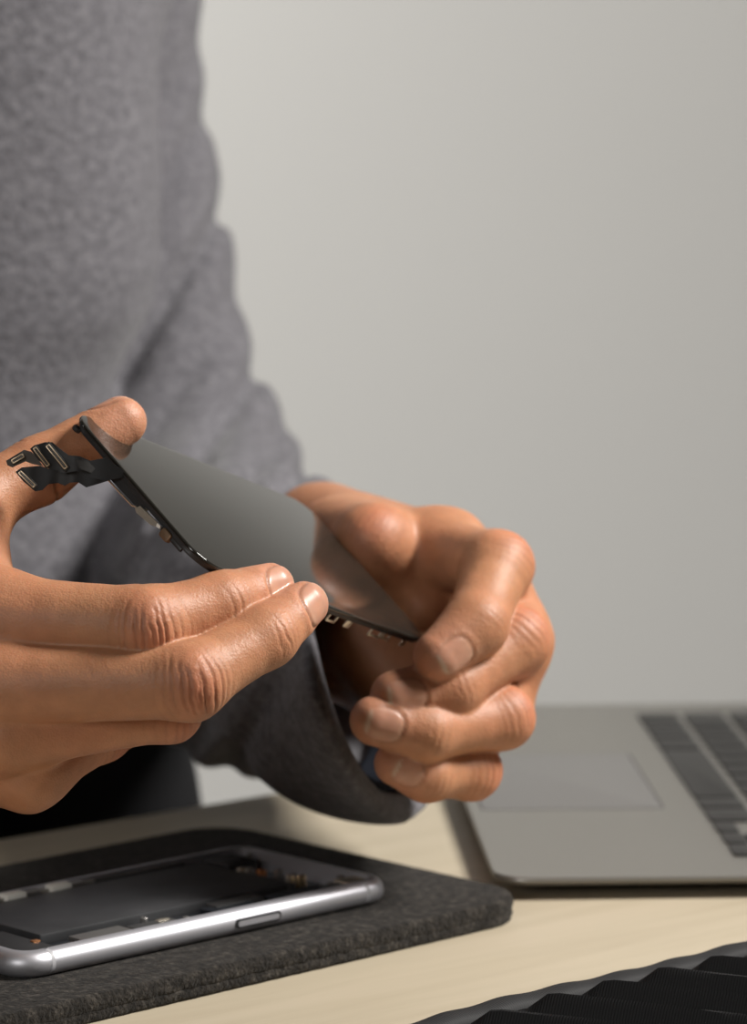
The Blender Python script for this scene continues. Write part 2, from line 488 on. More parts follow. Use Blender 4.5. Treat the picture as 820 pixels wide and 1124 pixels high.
# --- the farther hand (left hand)
indexL = Finger([(474, 602, 1202), (546, 622, 1174), (522, 686, 1152), (482, 720, 1144)], [11.5, 11.0, 9.8, 8.2], (.45, .15, -.9), nail_w=.0050, nail_len=.0115, wr=.5)
middleL = Finger([(530, 672, 1212), (564, 704, 1172), (494, 755, 1152), (434, 764, 1145)], [11, 10.8, 9.4, 8.0], (.05, .0, -1), nail_w=.0053, nail_len=.012, wr=.7)
ringL = Finger([(525, 745, 1212), (550, 788, 1166), (468, 803, 1147), (412, 791, 1142)], [10.5, 9.8, 9.0, 8.0], (-.05, .05, -1), nail_w=.0052, nail_len=.0115, wr=.7)
pinkyL = Finger([(500, 815, 1214), (516, 845, 1168), (468, 850, 1154), (436, 838, 1148)], [9.5, 9.2, 8.2, 7.3], (-.05, .12, -1), nail_w=.0044, nail_len=.0095, wr=.6)
thumbL = Finger([(366, 592, 1222), (408, 594, 1190), (450, 630, 1203), (462, 668, 1200)], [14, 11.2, 8.8, 7.4], (-.2, -.6, -.7), nail=False, wr=.12)
FL = [indexL, middleL, ringL, pinkyL, thumbL]
wl1 = P(352, 588, 1262); wl2 = P(362, 650, 1265); wl3 = P(372, 705, 1262)
palmL = [(P(474, 602, 1204), wl1, .0115, .0155), (P(520, 668, 1218), wl2, .012, .016), (P(520, 742, 1218), wl3, .012, .016), (P(500, 812, 1218), wl3, .0105, .016),
         (P(420, 596, 1198), wl1, .0115, .0145), (P(440, 620, 1212), wl2, .010, .014), (P(400, 700, 1232), P(480, 800, 1222), .013, .011),
         (P(546, 640, 1190), P(566, 704, 1188), .0100, .0105), (P(560, 704, 1190), P(548, 788, 1190), .0105, .0100), (P(500, 600, 1205), P(528, 660, 1214), .0105, .0105), (P(528, 672, 1212), P(525, 745, 1214), .0105, .0105), (P(525, 745, 1214), P(502, 812, 1216), .0105, .009)]
fnL = hand_sdf(FL, palmL, .008, .0011)
# forearms reach back into the sleeves
elbowL = P(165, 600, 1480); foreL_end = P(250, 640, 1400)
elbowR = P(-760, 820, 1330)
def full_R(p):
    a = fnR(p)
    f = smin(capsule(p, P(-290, 725, 1082), P(-520, 770, 1190), .024, .034), capsule(p, P(-295, 775, 1082), P(-520, 790, 1190), .024, .034), .01)
    return smin(a, f, .012)
def full_L(p):
    a = fnL(p)
    f = smin(capsule(p, P(358, 612, 1262), P(232, 632, 1402), .019, .028), capsule(p, P(368, 688, 1264), P(232, 645, 1402), .019, .028), .01)
    return smin(a, f, .012)
# ------------------------------------------------------------------ person
def Wp(x, y, z): return np.array([x, y, z], float)
person = empty('person', (-.27, 1.52, -.75), 'seated person in a grey heather sweater holding a phone display in both hands', 'person')

VR, FRc, NR = sdf_mesh(full_R, P(-560, 900, 1220)-np.array([.01, .23, .02]), P(400, 420, 1050)+np.array([.0, .19, .02]), .00057)
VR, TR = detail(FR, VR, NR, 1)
VL, FLc, NL = sdf_mesh(full_L, np.array([-.085, 1.05, .01]), np.array([.070, 1.46, .165]), .0008)
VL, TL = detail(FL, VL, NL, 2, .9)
# rest of the body under the clothes
shR = Wp(-.455, 1.56, .375); shL = P(92, -230, 1590)
elR = P(-850, 790, 1270); elL = P(206, 565, 1530)
neck = Wp(-.27, 1.52, .50); head = Wp(-.27, 1.49, .625)
I3 = np.eye(3)
def body_fn(p):
    d = ellipsoid(p, Wp(-.27, 1.545, .27), I3, (.165, .100, .20))
    d = smin(d, ellipsoid(p, Wp(-.27, 1.545, .03), I3, (.150, .105, .20)), .06)
    d = smin(d, ellipsoid(p, Wp(-.27, 1.55, -.10), I3, (.165, .12, .10)), .05)
    d = smin(d, capsule(p, shR, elR, .040, .034), .03)
    d = smin(d, capsule(p, shL, P(112, 250, 1575), .030, .027), .03)
    d = smin(d, capsule(p, P(112, 250, 1575), elL, .027, .026), .02)
    d = smin(d, capsule(p, shR, shL, .038, .038), .04)
    d = smin(d, capsule(p, elR, P(-480, 768, 1170), .036, .031), .012)
    d = smin(d, capsule(p, elL, P(232, 640, 1402), .026, .029), .012)
    d = smin(d, capsule(p, Wp(-.27, 1.55, .38), neck+np.array([0, -.01, .04]), .058, .052), .03)
    d = smin(d, ellipsoid(p, head+np.array([0, .015, .03]), I3, (.076, .096, .105)), .02)
    d = smin(d, ellipsoid(p, head+np.array([0, -.030, -.045]), I3, (.054, .058, .066)), .03)
    d = smin(d, capsule(p, head+np.array([0, -.085, .015]), head+np.array([0, -.105, -.022]), .008, .013), .010)
    for sx in (-1, 1):
        d = smin(d, ellipsoid(p, head+np.array([sx*.076, .015, -.005]), I3, (.008, .018, .030)), .006)
        d = smax(d, -ellipsoid(p, head+np.array([sx*.031, -.100, .018]), I3, (.017, .020, .010)), .012)
        d = smin(d, ellipsoid(p, head+np.array([sx*.031, -.074, .017]), I3, (.013, .012, .0125)), .002)
    d = smax(d, -ellipsoid(p, head+np.array([0, -.096, -.055]), I3, (.022, .012, .0022)), .004)
    d = smin(d, capsule(p, head+np.array([-.015, -.083, -.062]), head+np.array([.015, -.083, -.062]), .006, .006), .006)
    for sx in (-1, 1):                       # thighs and shins
        hip = Wp(-.27+sx*.085, 1.53, -.13); kn = Wp(-.25+sx*.14, 1.12, -.16); an = Wp(-.25+sx*.14, 1.16, -.62)
        d = smin(d, capsule(p, hip, kn, .070, .052), .03)
        d = smin(d, capsule(p, kn, an, .050, .034), .02)
        d = smin(d, capsule(p, an, an+np.array([0, -.13, -.06]), .034, .026), .02)
    return d
VB, FB, NB = sdf_mesh(body_fn, (-.62, .93, -.75), (.04, 1.70, .80), .0065)
TB = np.concatenate([np.tile(SKIN, (len(VB), 1)), np.zeros((len(VB), 1))], 1)
Vall = np.concatenate([VR, VL, VB]); Fall = np.concatenate([FRc, FLc+len(VR), FB+len(VR)+len(VL)])
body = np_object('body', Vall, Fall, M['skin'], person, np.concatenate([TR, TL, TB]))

# sweater: sections of the torso by height (px rows at ~1.45 m deep -> world z)
def zrow(y, d=1430): return P(0, y, d)[2]
secs = [(-330, 60), (-200, 140), (-100, 172), (0, 176), (100, 178), (200, 183), (300, 183), (350, 173), (400, 147), (430, 135), (480, 130), (560, 134), (640, 147), (750, 165), (815, 178), (900, 185)]
zs = np.array([zrow(y) for y, x in secs])[::-1]; xr = np.array([(x-CX)/F_PX*1.50 for y, x in secs])[::-1]
TCX = -.29
cuffA = unit(cw((.91, -.33, -.25))*1000)                       # the way the cuff opening looks
cuffC = P(404, 724, 1240)
def sleeveL(p, grow=0.0):
    d = capsule(p, shL, P(112, 250, 1575), .050, .045)
    d = smin(d, capsule(p, P(112, 250, 1575), P(206, 565, 1530), .045, .047), .03)
    d = smin(d, capsule(p, P(206, 565, 1530), P(284, 680, 1360), .047, .048), .03)
    d = smin(d, capsule(p, P(284, 680, 1360), P(405, 730, 1240), .048, .0465), .03)
    d = smin(d, capsule(p, P(405, 730, 1240), P(480, 742, 1185), .0465, .047), .02)
    return d
def sweater_fn(p):
    z = p[:, 2]
    hw = np.interp(z, zs, xr)-TCX
    hd = .112
    cyy = 1.465
    q = (np.abs((p[:, 0]-TCX)/hw)**2.7+np.abs((p[:, 1]-cyy)/hd)**2.7+1e-9)**(1/2.7)
    dt = (q-1)*np.minimum(hw, hd)*.85
    dt = smax(dt, z-(zrow(-250)), .08)
    dt = smax(dt, zrow(770)-z+.010*np.sin(p[:, 0]*20), .02)
    d = smin(dt, ellipsoid(p, Wp(-.27, 1.53, .36), I3, (.19, .10, .10)), .05)
    # soft body folds
    d = d+.0022*wob(p*np.array([1, 1, .5]), 14, 21)
    arm = sleeveL(p)
    # diagonal sleeve folds
    yy = 64+(.278-z)*4000/p[:, 1]; xx = 410+4000*p[:, 0]/p[:, 1]
    c = xx*.84+yy*.54+9*wob(p, 16, 7, 3)
    fold = np.zeros(len(p))
    for c0, wd, am in ((215, 16, .5), (262, 14, .7), (332, 12, 1.2), (392, 16, .5), (452, 13, 1.15), (512, 14, .6), (556, 12, .9), (612, 14, .7), (668, 15, .7)):
        fold += am*np.exp(-((c-c0)/wd)**2)
    arm = arm+.0048*fold-.0015+.0016*wob(p, 55, 12)
    armR = smin(capsule(p, shR, elR, .072, .060), capsule(p, elR, P(-420, 758, 1140), .060, .045), .03)
    armR = armR+.003*np.sin(p[:, 0]*80+2*wob(p, 14, 8, 3))
    d = smin(d, arm, .007); d = smin(d, armR, .014)
    # open cuffs and neck
    rel = p-cuffC.astype(np.float32)
    s = rel @ cuffA
    near = np.linalg.norm(rel, axis=1) < .16
    rim = .0022*np.sin(np.arctan2(rel[:, 2], rel[:, 1])*3+1)
    d = np.where(near, smax(d, s+rim-.0015, .003), d)
    inner = capsule(p, P(320, 690, 1325), P(405, 730, 1240), .0400, .0408)
    inner = smin(inner, capsule(p, P(405, 730, 1240), P(510, 745, 1180), .0408, .0412), .01)
    d = smax(d, -inner, .003)
    wR = P(-420, 758, 1140); aR = unit(P(-290, 740, 1082)-elR)
    relR = p-wR.astype(np.float32)
    d = np.where(np.linalg.norm(relR, axis=1) < .09, smax(d, relR @ aR-.01, .003), d)
    d = smax(d, -capsule(p, wR-aR*.06, wR+aR*.06, .040, .040), .003)
    d = smax(d, -capsule(p, Wp(-.27, 1.54, .36), Wp(-.27, 1.53, .56), .062, .066), .006)
    return d
VS, FS, NS = sdf_mesh(sweater_fn, (-.60, 1.0, -.06), (.12, 1.72, .50), .0030, relax=2, project=1)
sweater = np_object('sweater', VS, FS, M['sweater'], person)
tag(sweater, 'grey heather long-sleeved sweater')

trow = [(700, 150), (770, 172), (815, 190), (835, 205), (855, 213), (900, 216), (1000, 216), (1400, 200)]
zt = np.array([zrow(y) for y, x in trow])[::-1]; xt = np.array([(x-CX)/F_PX*1.50 for y, x in trow])[::-1]
def cuff_shade_fn(p):  # dark inner tube added so the open cuff looks shaded inside
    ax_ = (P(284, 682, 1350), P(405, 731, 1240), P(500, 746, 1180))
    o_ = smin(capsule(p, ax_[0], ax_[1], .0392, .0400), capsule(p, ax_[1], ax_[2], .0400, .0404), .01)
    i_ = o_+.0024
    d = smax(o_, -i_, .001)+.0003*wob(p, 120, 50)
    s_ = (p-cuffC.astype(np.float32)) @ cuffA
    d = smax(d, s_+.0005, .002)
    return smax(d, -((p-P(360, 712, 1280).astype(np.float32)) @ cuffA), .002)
v, f, _ = sdf_mesh(cuff_shade_fn, P(404, 724, 1250)-.095, P(404, 724, 1250)+.095, .0016, relax=1, project=1)
lining = np_object('cuff_shade_lining', v, f, M['navy'], person); tag(lining, 'dark navy lining added inside the sweater cuff for its shade')
def trousers_fn(p):
    z = p[:, 2]
    hw = np.interp(z, zt, xt)-TCX
    q = (np.abs((p[:, 0]-TCX)/hw)**2.6+np.abs((p[:, 1]-1.51)/.115)**2.6+1e-9)**(1/2.6)
    d = (q-1)*.1
    d = smax(d, z-.075, .01); d = smax(d, -.20-z, .05)
    for sx in (-1, 1):
        hip = Wp(-.27+sx*.095, 1.50, -.125); kn = Wp(-.25+sx*.14, 1.13, -.165); an = Wp(-.25+sx*.14, 1.16, -.66)
        d = smin(d, capsule(p, hip, kn, .088, .074), .03)
        d = smin(d, capsule(p, kn, an, .072, .055), .02)
    d = d+.003*wob(p, 35, 31)
    d = smax(d, -.665-p[:, 2], .004)
    return d
VT, FT, NTn = sdf_mesh(trousers_fn, (-.56, .95, -.69), (.06, 1.72, .06), .006)
trs = np_object('trousers', VT, FT, M['trousers'], person); tag(trs, 'black trousers')
def shoe_fn(sx):
    def fn(p):
        a = Wp(-.25+sx*.14, 1.17, -.71)
        d = smin(ellipsoid(p, a+np.array([0, 0, .01]), I3, (.044, .055, .06)), ellipsoid(p, a+np.array([0, -.13, -.012]), I3, (.048, .11, .042)), .03)
        return smax(d, -.748-p[:, 2], .004)
    return fn
for sx in (-1, 1):
    v, f, _ = sdf_mesh(shoe_fn(sx), (-.25+sx*.14-.08, .88, -.76), (-.25+sx*.14+.08, 1.27, -.6), .006)
    np_object('shoe', v, f, M['shoe'], person)
def hair_fn(p):
    d = ellipsoid(p, head+np.array([0, .022, .038]), I3, (.084, .100, .108))
    d = smax(d, -ellipsoid(p, head+np.array([0, -.10, -.055]), I3, (.095, .10, .115)), .012)
    d = smax(d, -(p[:, 2]-head[2]+.06), .02)
    return d+.002*wob(p, 90, 44)
v, f, _ = sdf_mesh(hair_fn, head-np.array([.11, .11, .1]), head+np.array([.11, .15, .17]), .004)
np_object('hair', v, f, M['hair'], person)

# stool under the person
stool = empty('stool', (-.27, 1.54, -.75), 'wooden stool the person sits on', 'stool')
bm = bmesh.new(); add_cyl(bm, (0, 0, .50), (0, 0, .53), .17, 40, bev=.006); obj_bm('seat', bm, M['stool'], stool)
for a in range(4):
    t = math.pi/4+a*math.pi/2; bm = bmesh.new()
    add_cyl(bm, (.19*math.cos(t), .19*math.sin(t), 0), (.12*math.cos(t), .12*math.sin(t), .50), .013, 16, .016); obj_bm('leg', bm, M['stool'], stool)
# ------------------------------------------------------------------ the display held in both hands
Ru = np.array([.591, .647, -.482]); Rv = np.array([.481, .196, .854]); Rn = np.array([.647, -.737, -.195])
T0 = np.array([-87.5, -28.5, 1073.5])
o = ORG+cw(T0-3.0*Ru)
ux, uy = unit(cw(Ru)), None
uy = unit(cw(Rv)); uy = unit(uy-ux*(uy @ ux)); uz = np.cross(ux, uy)
Md = Matrix(((ux[0], uy[0], uz[0]), (ux[1], uy[1], uz[1]), (ux[2], uy[2], uz[2])))
disp = empty('phone_display', o, 'detached black phone display panel with loose ribbon cables, held in both hands', 'phone screen', Md.to_euler())
DW, DL = .0695, .139
bm = bmesh.new(); add_slab(bm, DW, DL, .0095, -.0011, 0, .0006, 12, DW/2, DL/2, .0002); obj_bm('glass_panel', bm, M['glass'], disp)
bm = bmesh.new()   # plastic frame behind the glass: a stepped rim
for (off, z0, z1) in ((.0004, -.0017, -.0011), (.0010, -.0028, -.0017)):
    add_slab(bm, DW-2*off, DL-2*off, .0092, z0, z1, .0002, 12, DW/2, DL/2)
fr = obj_bm('display_frame', bm, M['frameblk'], disp)
bm = bmesh.new(); add_slab(bm, DW-.007, DL-.018, .003, -.0034, -.0028, .0002, 6, DW/2, DL/2); obj_bm('metal_backplate', bm, M['steel_dark'], disp)
for (u, v) in ((.004, .020), (.004, .07), (.004, .12), (.063, .020), (.063, .07)):
    bm = bmesh.new(); add_cyl(bm, (u, v, -.0036), (u, v, -.0027), .0011, 14, bev=.0002); obj_bm('screw', bm, M['steel'], disp)
# hooks along the long side near the far corner (nickel clips)
for i, (v0, w, h, hollow) in enumerate(((.078, .0055, .0026, True), (.089, .0050, .0026, False), (.1045, .0070, .0026, True), (.1125, .0050, .0022, True), (.1250, .0035, .0024, False))):
    bm = bmesh.new(); x0, x1 = DW-.0016, DW-.0011; zt = -.0028
    if hollow:
        t = .0008
        add_box(bm, (x0, v0, zt-h), (x1, v0+w, zt-h+t), bevel=.0001); add_box(bm, (x0, v0, zt-h), (x1, v0+t, zt), bevel=.0001)
        add_box(bm, (x0, v0+w-t, zt-h), (x1, v0+w, zt), bevel=.0001)
    else:
        add_box(bm, (x0, v0, zt-h), (x1, v0+w*.7, zt), bevel=.0002)
    obj_bm('clip', bm, M['tab'], disp)
# camera bump at the corner
bm = bmesh.new(); add_cyl(bm, (.0045, .0026, -.0042), (.0045, .0026, -.0026), .0014, 18, bev=.0003); obj_bm('corner_stud', bm, M['rubber'], disp)
# speaker bracket: dark plate standing on the back with a thin nickel rim
br_m = bmesh.new()
def in_edge(bm, pts, y0, y1):            # prism standing along the short edge: pts (u, depth below)
    b = bmesh.new()
    add_loft(b, [[(u, y0, -.0026-d) for u, d in pts], [(u, y1, -.0026-d) for u, d in pts]]); merge(bm, b)
in_edge(br_m, [(.023, 0), (.0415, 0), (.0415, .0020), (.0385, .0024), (.023, .0030)], .0016, .0030)
plate = obj_bm('speaker_bracket', br_m, M['frameblk'], disp, smooth=False)
bm = bmesh.new()
path = [(.0228, .0004), (.0215, .0014), (.0235, .0034), (.0300, .0033), (.0372, .0030), (.0385, .0024), (.0400, .0026)]
for a, b_ in zip(path[:-1], path[1:]):
    add_cyl(bm, (a[0], .0014, -.0026-a[1]), (b_[0], .0014, -.0026-b_[1]), .0003, 8)
r_ = obj_bm('bracket_rim', bm, M['tab'], plate)
bm = bmesh.new(); in_edge(bm, [(.0400, .0010), (.0480, .0004), (.0487, .0016), (.0470, .0024), (.0405, .0033), (.0392, .0027)], .0006, .0014)
tb = obj_bm('bracket_tab', bm, M['tab'], plate, smooth=False); tag(tb, 'pale gold metal tab')
bm = bmesh.new(); in_edge(bm, [(.0485, .0003), (.0500, .0002), (.0505, .0010), (.0490, .0014)], .0001, .0009); w_ = obj_bm('contact_pad', bm, M['white'], plate, smooth=False)
bm = bmesh.new(); add_slab(bm, .0042, .0030, .0009, -.0010, .0010, .0004, 6)
bm.transform(Matrix.Translation((.0530, .0012, -.0036)) @ Matrix.Rotation(math.radians(90), 4, 'X')); obj_bm('contact_block', bm, M['bronze'], plate)
# long ridge from the bracket to the lower corner
bm = bmesh.new(); add_box(bm, (.050, .0010, -.0040), (.066-.006, .0022, -.0026), bevel=.0003); obj_bm('sensor_housing', bm, M['frameblk'], disp)

# ribbon cables: flat strips with real thickness, leaving the back of the panel towards the left
def ribbon(name, crop, dfun, mat, thick=.0003, parent=disp, sub=2):
    """outline in crop-7 units; dfun(px, py) gives the depth in mm"""
    pts = [(x/4.556, 430+y/4.556) for x, y in crop]
    bm = bmesh.new()
    vs = [bm.verts.new((x, y, 0)) for x, y in pts]
    f = bm.faces.new(vs)
    bmesh.ops.triangulate(bm, faces=[f])
    for k in range(sub): bmesh.ops.subdivide_edges(bm, edges=bm.edges[:], cuts=1, use_grid_fill=True)
    for v in bm.verts:
        v.co = V3(P(v.co.x, v.co.y, dfun(v.co.x, v.co.y)))
    bm.normal_update()
    g = bmesh.ops.solidify(bm, geom=bm.faces[:], thickness=thick)
    bmesh.ops.recalc_face_normals(bm, faces=bm.faces[:])
    return obj_bm(name, bm, mat, parent, keep_world=True)
def d_up(x, y): return 1061-(130-x)*.035-2.2*math.exp(-((x-88)/18)**2)+.03*(y-505)
def d_lo(x, y): return 1063.5-(130-x)*.030+.8*math.sin(x*.13)+.03*(y-520)
def d_pad(x, y): return d_up(x, y)-.15
rb1 = ribbon('ribbon_cable', [(150, 285), (170, 268), (225, 252), (262, 252), (300, 285), (345, 318), (400, 322), (450, 345), (530, 330), (625, 400), (615, 430), (520, 445), (430, 420), (390, 395), (350, 402), (310, 408), (290, 395), (250, 388), (190, 340)], d_up, M['flex'])
rb2 = ribbon('ribbon_cable', [(78, 400), (110, 378), (200, 370), (240, 385), (300, 396), (390, 396), (450, 425), (530, 430), (605, 425), (520, 452), (430, 478), (390, 452), (350, 455), (325, 469), (290, 456), (240, 462), (210, 492), (175, 498), (120, 450)], d_lo, M['flex'])
rb3 = ribbon('ribbon_cable', [(30, 345), (120, 290), (158, 300), (190, 335), (215, 372), (160, 360), (128, 348), (62, 378), (37, 368)], lambda x, y: d_up(x, y)+.6, M['flexgrey'])
def connector(parent, c0, c1, wpx, dfun, name='connector', bars=True):
    """a low long block from c0 to c1 (crop-7 units) with gold rails on it"""
    a = (c0[0]/4.556, 430+c0[1]/4.556); b = (c1[0]/4.556, 430+c1[1]/4.556)
    pa = P(*a, dfun(*a)); pb = P(*b, dfun(*b))
    y_ = unit(pb-pa); vdir = unit((pa+pb)/2-ORG); n_ = -vdir; n_ = unit(n_-y_*(n_ @ y_)); x_ = np.cross(y_, n_)
    L = np.linalg.norm(pb-pa); c = (pa+pb)/2; w = wpx/4.556/F_PX*1.057
    Mx = Matrix(((x_[0], y_[0], n_[0], c[0]), (x_[1], y_[1], n_[1], c[1]), (x_[2], y_[2], n_[2], c[2]), (0, 0, 0, 1)))
    bm = bmesh.new(); add_slab(bm, w*1.55, L*1.16, w*.25, 0, .00035, .0001, 4); bm.transform(Mx)
    pad = obj_bm(name, bm, M['rubber'], parent, keep_world=True)
    bm = bmesh.new()
    for s in (-1, 1): add_box(bm, (s*w*.36-w*.12, -L/2, .0003), (s*w*.36+w*.12, L/2, .0008), bevel=.00006)
    for s in (-1, 1): add_box(bm, (-w*.40, s*L*.49-.0002, .0003), (w*.40, s*L*.49+.0002, .0007), bevel=.00005)
    bm.transform(Mx); obj_bm('gold_rail', bm, M['goldframe'], pad, keep_world=True)
    bm = bmesh.new()
    k = max(int(L/.0005), 4)
    for i in range(k): add_box(bm, (-w*.16, -L*.45+i*L*.9/k, .0003), (w*.16, -L*.45+(i+.5)*L*.9/k, .0005))
    bm.transform(Mx); obj_bm('contact_pins', bm, M['steel'], pad, smooth=False, keep_world=True)
connector(rb1, (172, 280), (240, 368), 22, lambda x, y: d_up(x, y)-.5)
connector(rb1, (238, 268), (330, 382), 24, lambda x, y: d_up(x, y)-.6)
connector(rb2, (100, 402), (172, 474), 22, lambda x, y: d_lo(x, y)-.45)
connector(rb3, (62, 350), (116, 318), 24, lambda x, y: d_up(x, y)+.1)
# small solder patch on the wide ribbon
rp = ribbon('stiffener_patch', [(370, 338), (440, 345), (475, 385), (455, 405), (400, 385)], lambda x, y: d_up(x, y)-.35, M['rubber'], .0002, rb1, 1)
# ------------------------------------------------------------------ table, felt pad, opened phone
e0 = on_plane(100, 904, 0.0); e1 = on_plane(350, 862, 0.0)
edir = unit((e1-e0)*np.array([1, 1, 0])); eang = math.atan2(edir[1], edir[0])
# table frame: local x along the far edge, local y from the viewer's side to the edge
TL_, TD_ = 1.60, .80
nrm = np.array([-edir[1], edir[0], 0.])
cen = e0*np.array([1, 1, 0])+edir*.28-nrm*TD_/2
table = empty('table', (cen[0], cen[1], -.75), 'light birch table top running diagonally, under the laptop and the felt pad', 'table', (0, 0, eang))
bm = bmesh.new(); add_slab(bm, TL_, TD_, .012, .722, .75, .0015, 6); obj_bm('table_top', bm, M['wood'], table)
for sx in (-1, 1):
    for sy in (-1, 1):
        bm = bmesh.new(); x, y = sx*(TL_/2-.07), sy*(TD_/2-.07); add_box(bm, (x-.025, y-.025, 0), (x+.025, y+.025, .722), bevel=.003); obj_bm('leg', bm, M['wood'], table)
for sy in (-1,):
    bm = bmesh.new(); add_box(bm, (-TL_/2+.095, sy*(TD_/2-.07)-.01, .655), (TL_/2-.095, sy*(TD_/2-.07)+.01, .722), bevel=.001); obj_bm('apron', bm, M['wood'], table)

# phone with its screen taken off
FELT_T = .0085; PH_T = .0071
p1 = on_plane(429, 974, FELT_T+PH_T*.6); p0 = on_plane(14, 1064, FELT_T+PH_T*.6)
pd = unit((p1-p0)*np.array([1, 1, 0])); pang = math.atan2(pd[1], pd[0]); pn = np.array([-pd[1], pd[0], 0])
PL, PW = .1383, .0671
PS = 1.11
p1 = on_plane(436, 975, FELT_T+PH_T*.6)
pc = p1*np.array([1, 1, 0])-pd*PL*PS/2+pn*PW*PS/2
print('phone angle', math.degrees(pang), 'edge angle', math.degrees(eang), 'len', np.linalg.norm(p1-p0))
phone = empty('opened_phone', (pc[0], pc[1], FELT_T), 'opened silver phone body with its screen off, lying on the felt pad', 'phone', (0, 0, pang)); phone.scale = (PS, PS, PS)
PR = .0095
def sweep_rail(bm, prof, w=PL, h=PW, r=PR, n=12):
    loops = []
    for off, z in prof: loops.append([(x, y, z) for x, y in rrect(w-2*off, h-2*off, max(r-off, .0003), n)])
    b = bmesh.new(); add_loft(b, loops, closed=True); merge(bm, b)
prof = []
for k in range(11):
    a = -math.pi/2+math.pi*k/10; prof.append((PH_T/2-.0002-math.cos(a)*(PH_T/2-.0002), PH_T/2+math.sin(a)*PH_T/2))
prof = [(.0032, .0)]+prof+[(.0042, PH_T), (.0042, .0012), (.0032, .0012)]
bm = bmesh.new(); sweep_rail(bm, prof); rail = obj_bm('rail', bm, M['silver'], phone); tag(rail, 'bright silver metal frame')
bm = bmesh.new(); add_slab(bm, PL-.0055, PW-.0055, PR-.003, 0, .0013, .0001, 8); obj_bm('back_shell', bm, M['inner'], phone)
# antenna bands
for sx in (-1, 1):
    for sy in (-1, 1):
        bm = bmesh.new(); pr = [( off-.00006 if z not in (0,) else off, z) for off, z in prof[1:12]]
        b = bmesh.new(); x = sx*(PL/2-.0112)
        loops = []
        for off, z in prof[1:12]:
            y = sy*(PW/2-off+.00005); loops.append([(x-.0006, y, z), (x+.0006, y, z), (x+.0006, y-sy*.0006, z), (x-.0006, y-sy*.0006, z)])
        add_loft(b, loops); merge(bm, b); obj_bm('antenna_band', bm, M['silver_band'], phone)
# tray slot in the near long side
yn = -PW/2
bm = bmesh.new()
outer = rrect(.0170, .0026, .0012, 8)
b = bmesh.new(); add_loft(b, [[(x, z, 0) for x, z in outer], [(x, z, .0006) for x, z in outer]]); b.transform(Matrix.Rotation(math.radians(90), 4, 'X')); b.transform(Matrix.Translation((.0150, yn+.00035, PH_T/2))); merge(bm, b)
slot = obj_bm('side_button', bm, M['inner'], phone)
b = bmesh.new(); inn = rrect(.0154, .0015, .0007, 8)
add_loft(b, [[(x, z, 0) for x, z in inn], [(x, z, .0006) for x, z in inn]]); b.transform(Matrix.Rotation(math.radians(90), 4, 'X')); b.transform(Matrix.Translation((.0150, yn+.0001, PH_T/2-.0001)))
obj_bm('button_cap', b, M['silver'], slot)
def part(name, lo, hi, mat, bev=.0003, lab=None, parent=phone):
    bm = bmesh.new(); add_box(bm, lo, hi, bevel=bev); o_ = obj_bm(name, bm, M[mat], parent)
    if lab: o_['label'] = lab
    return o_
Z0 = .0013
part('battery', (-.046, -.0125, Z0), (.045, .0262, .0058), 'battery', .0008)
lb = part('logic_board', (-.050, -.0295, Z0), (.058, -.0135, .0030), 'board')
for x0, x1, y0, y1, h, m_ in ((-.040, -.022, -.0285, -.017, .0052, 'steel'), (-.020, -.004, -.0285, -.0175, .0047, 'steel_dark'), (.008, .024, -.0285, -.0165, .0050, 'board'),
                          (.012, .030, -.0195, -.0145, .0054, 'steel_dark'), (.032, .052, -.0285, -.0170, .0050, 'board'), (-.048, -.041, -.0285, -.020, .0045, 'steel_dark')):
    part('shield', (x0, y0, .0030), (x1, y1, h), m_, .0003, parent=lb)
for x, y in ((-.012, -.0160), (-.006, -.0262), (-.0085, -.0245), (-.003, -.0235), (.029, -.0265), (.055, -.0200)):
    bm = bmesh.new(); add_cyl(bm, (x, y, .003), (x, y, .0056), .0011, 14, bev=.0002); obj_bm('screw', bm, M['steel'], lb)
for x, y in ((-.0145, -.0245), (-.0100, -.0200), (.0005, -.0255)):
    part('connector', (x, y, .0030), (x+.0042, y+.0016, .0050), 'tab', .0002, parent=lb)
# inner side wall of the far rail with pads
part('side_bracket', (-.055, .0272, Z0), (.018, .0292, .0062), 'alu', .0003)
for x in (-.0275, -.0110):
    part('foam_pad', (x, .0255, .0052), (x+.0072, .0294, .0073), 'white', .0004, 'white foam pad')
for x in (-.050, -.040, -.0195, -.0030):
    part('side_clip', (x, .0268, .0046), (x+.0052, .0292, .0067), 'steel', .0002)
part('volume_flex', (.006, .0268, .0050), (.040, .0290, .0062), 'steel_dark', .0002)
# top end (right in view): camera, earpiece contacts
cam = part('camera_module', (.047, .0150, Z0), (.0585, .0270, .0062), 'inner', .0006)
bm = bmesh.new(); add_cyl(bm, (.0528, .021, .0062), (.0528, .021, .0066), .0040, 24, bev=.0001); obj_bm('lens_cover', bm, M['battery'], cam)
for x, y, m_ in ((.0480, .0110, 'tab'), (.0505, .0050, 'copper'), (.0545, .0020, 'steel'), (.0520, -.0060, 'tab'), (.0540, -.0085, 'gold'), (.0500, .0095, 'steel')):
    part('contact', (x, y, Z0), (x+.0026, y+.0020, .0056), m_, .0003)
part('top_flex', (.0460, -.0120, Z0), (.0490, .0140, .0048), 'steel_dark', .0003)
part('antenna_bracket', (.0560, -.0270, .0044), (.0640, -.0205, .0064), 'tab', .0003, 'pale gold bracket')
part('antenna_flex', (.0500, -.0290, .0040), (.0570, -.0220, .0058), 'steel_dark', .0003)
part('speaker_box', (-.0640, -.0260, Z0), (-.0500, -.0010, .0056), 'inner', .0006)
part('vibration_motor', (-.0640, .0020, Z0), (-.0500, .0260, .0050), 'steel_dark', .0006)
for x, y in ((-.0525, -.0180),):
    part('contact', (x, y, .0050), (x+.0024, y+.0018, .0060), 'copper', .0002)
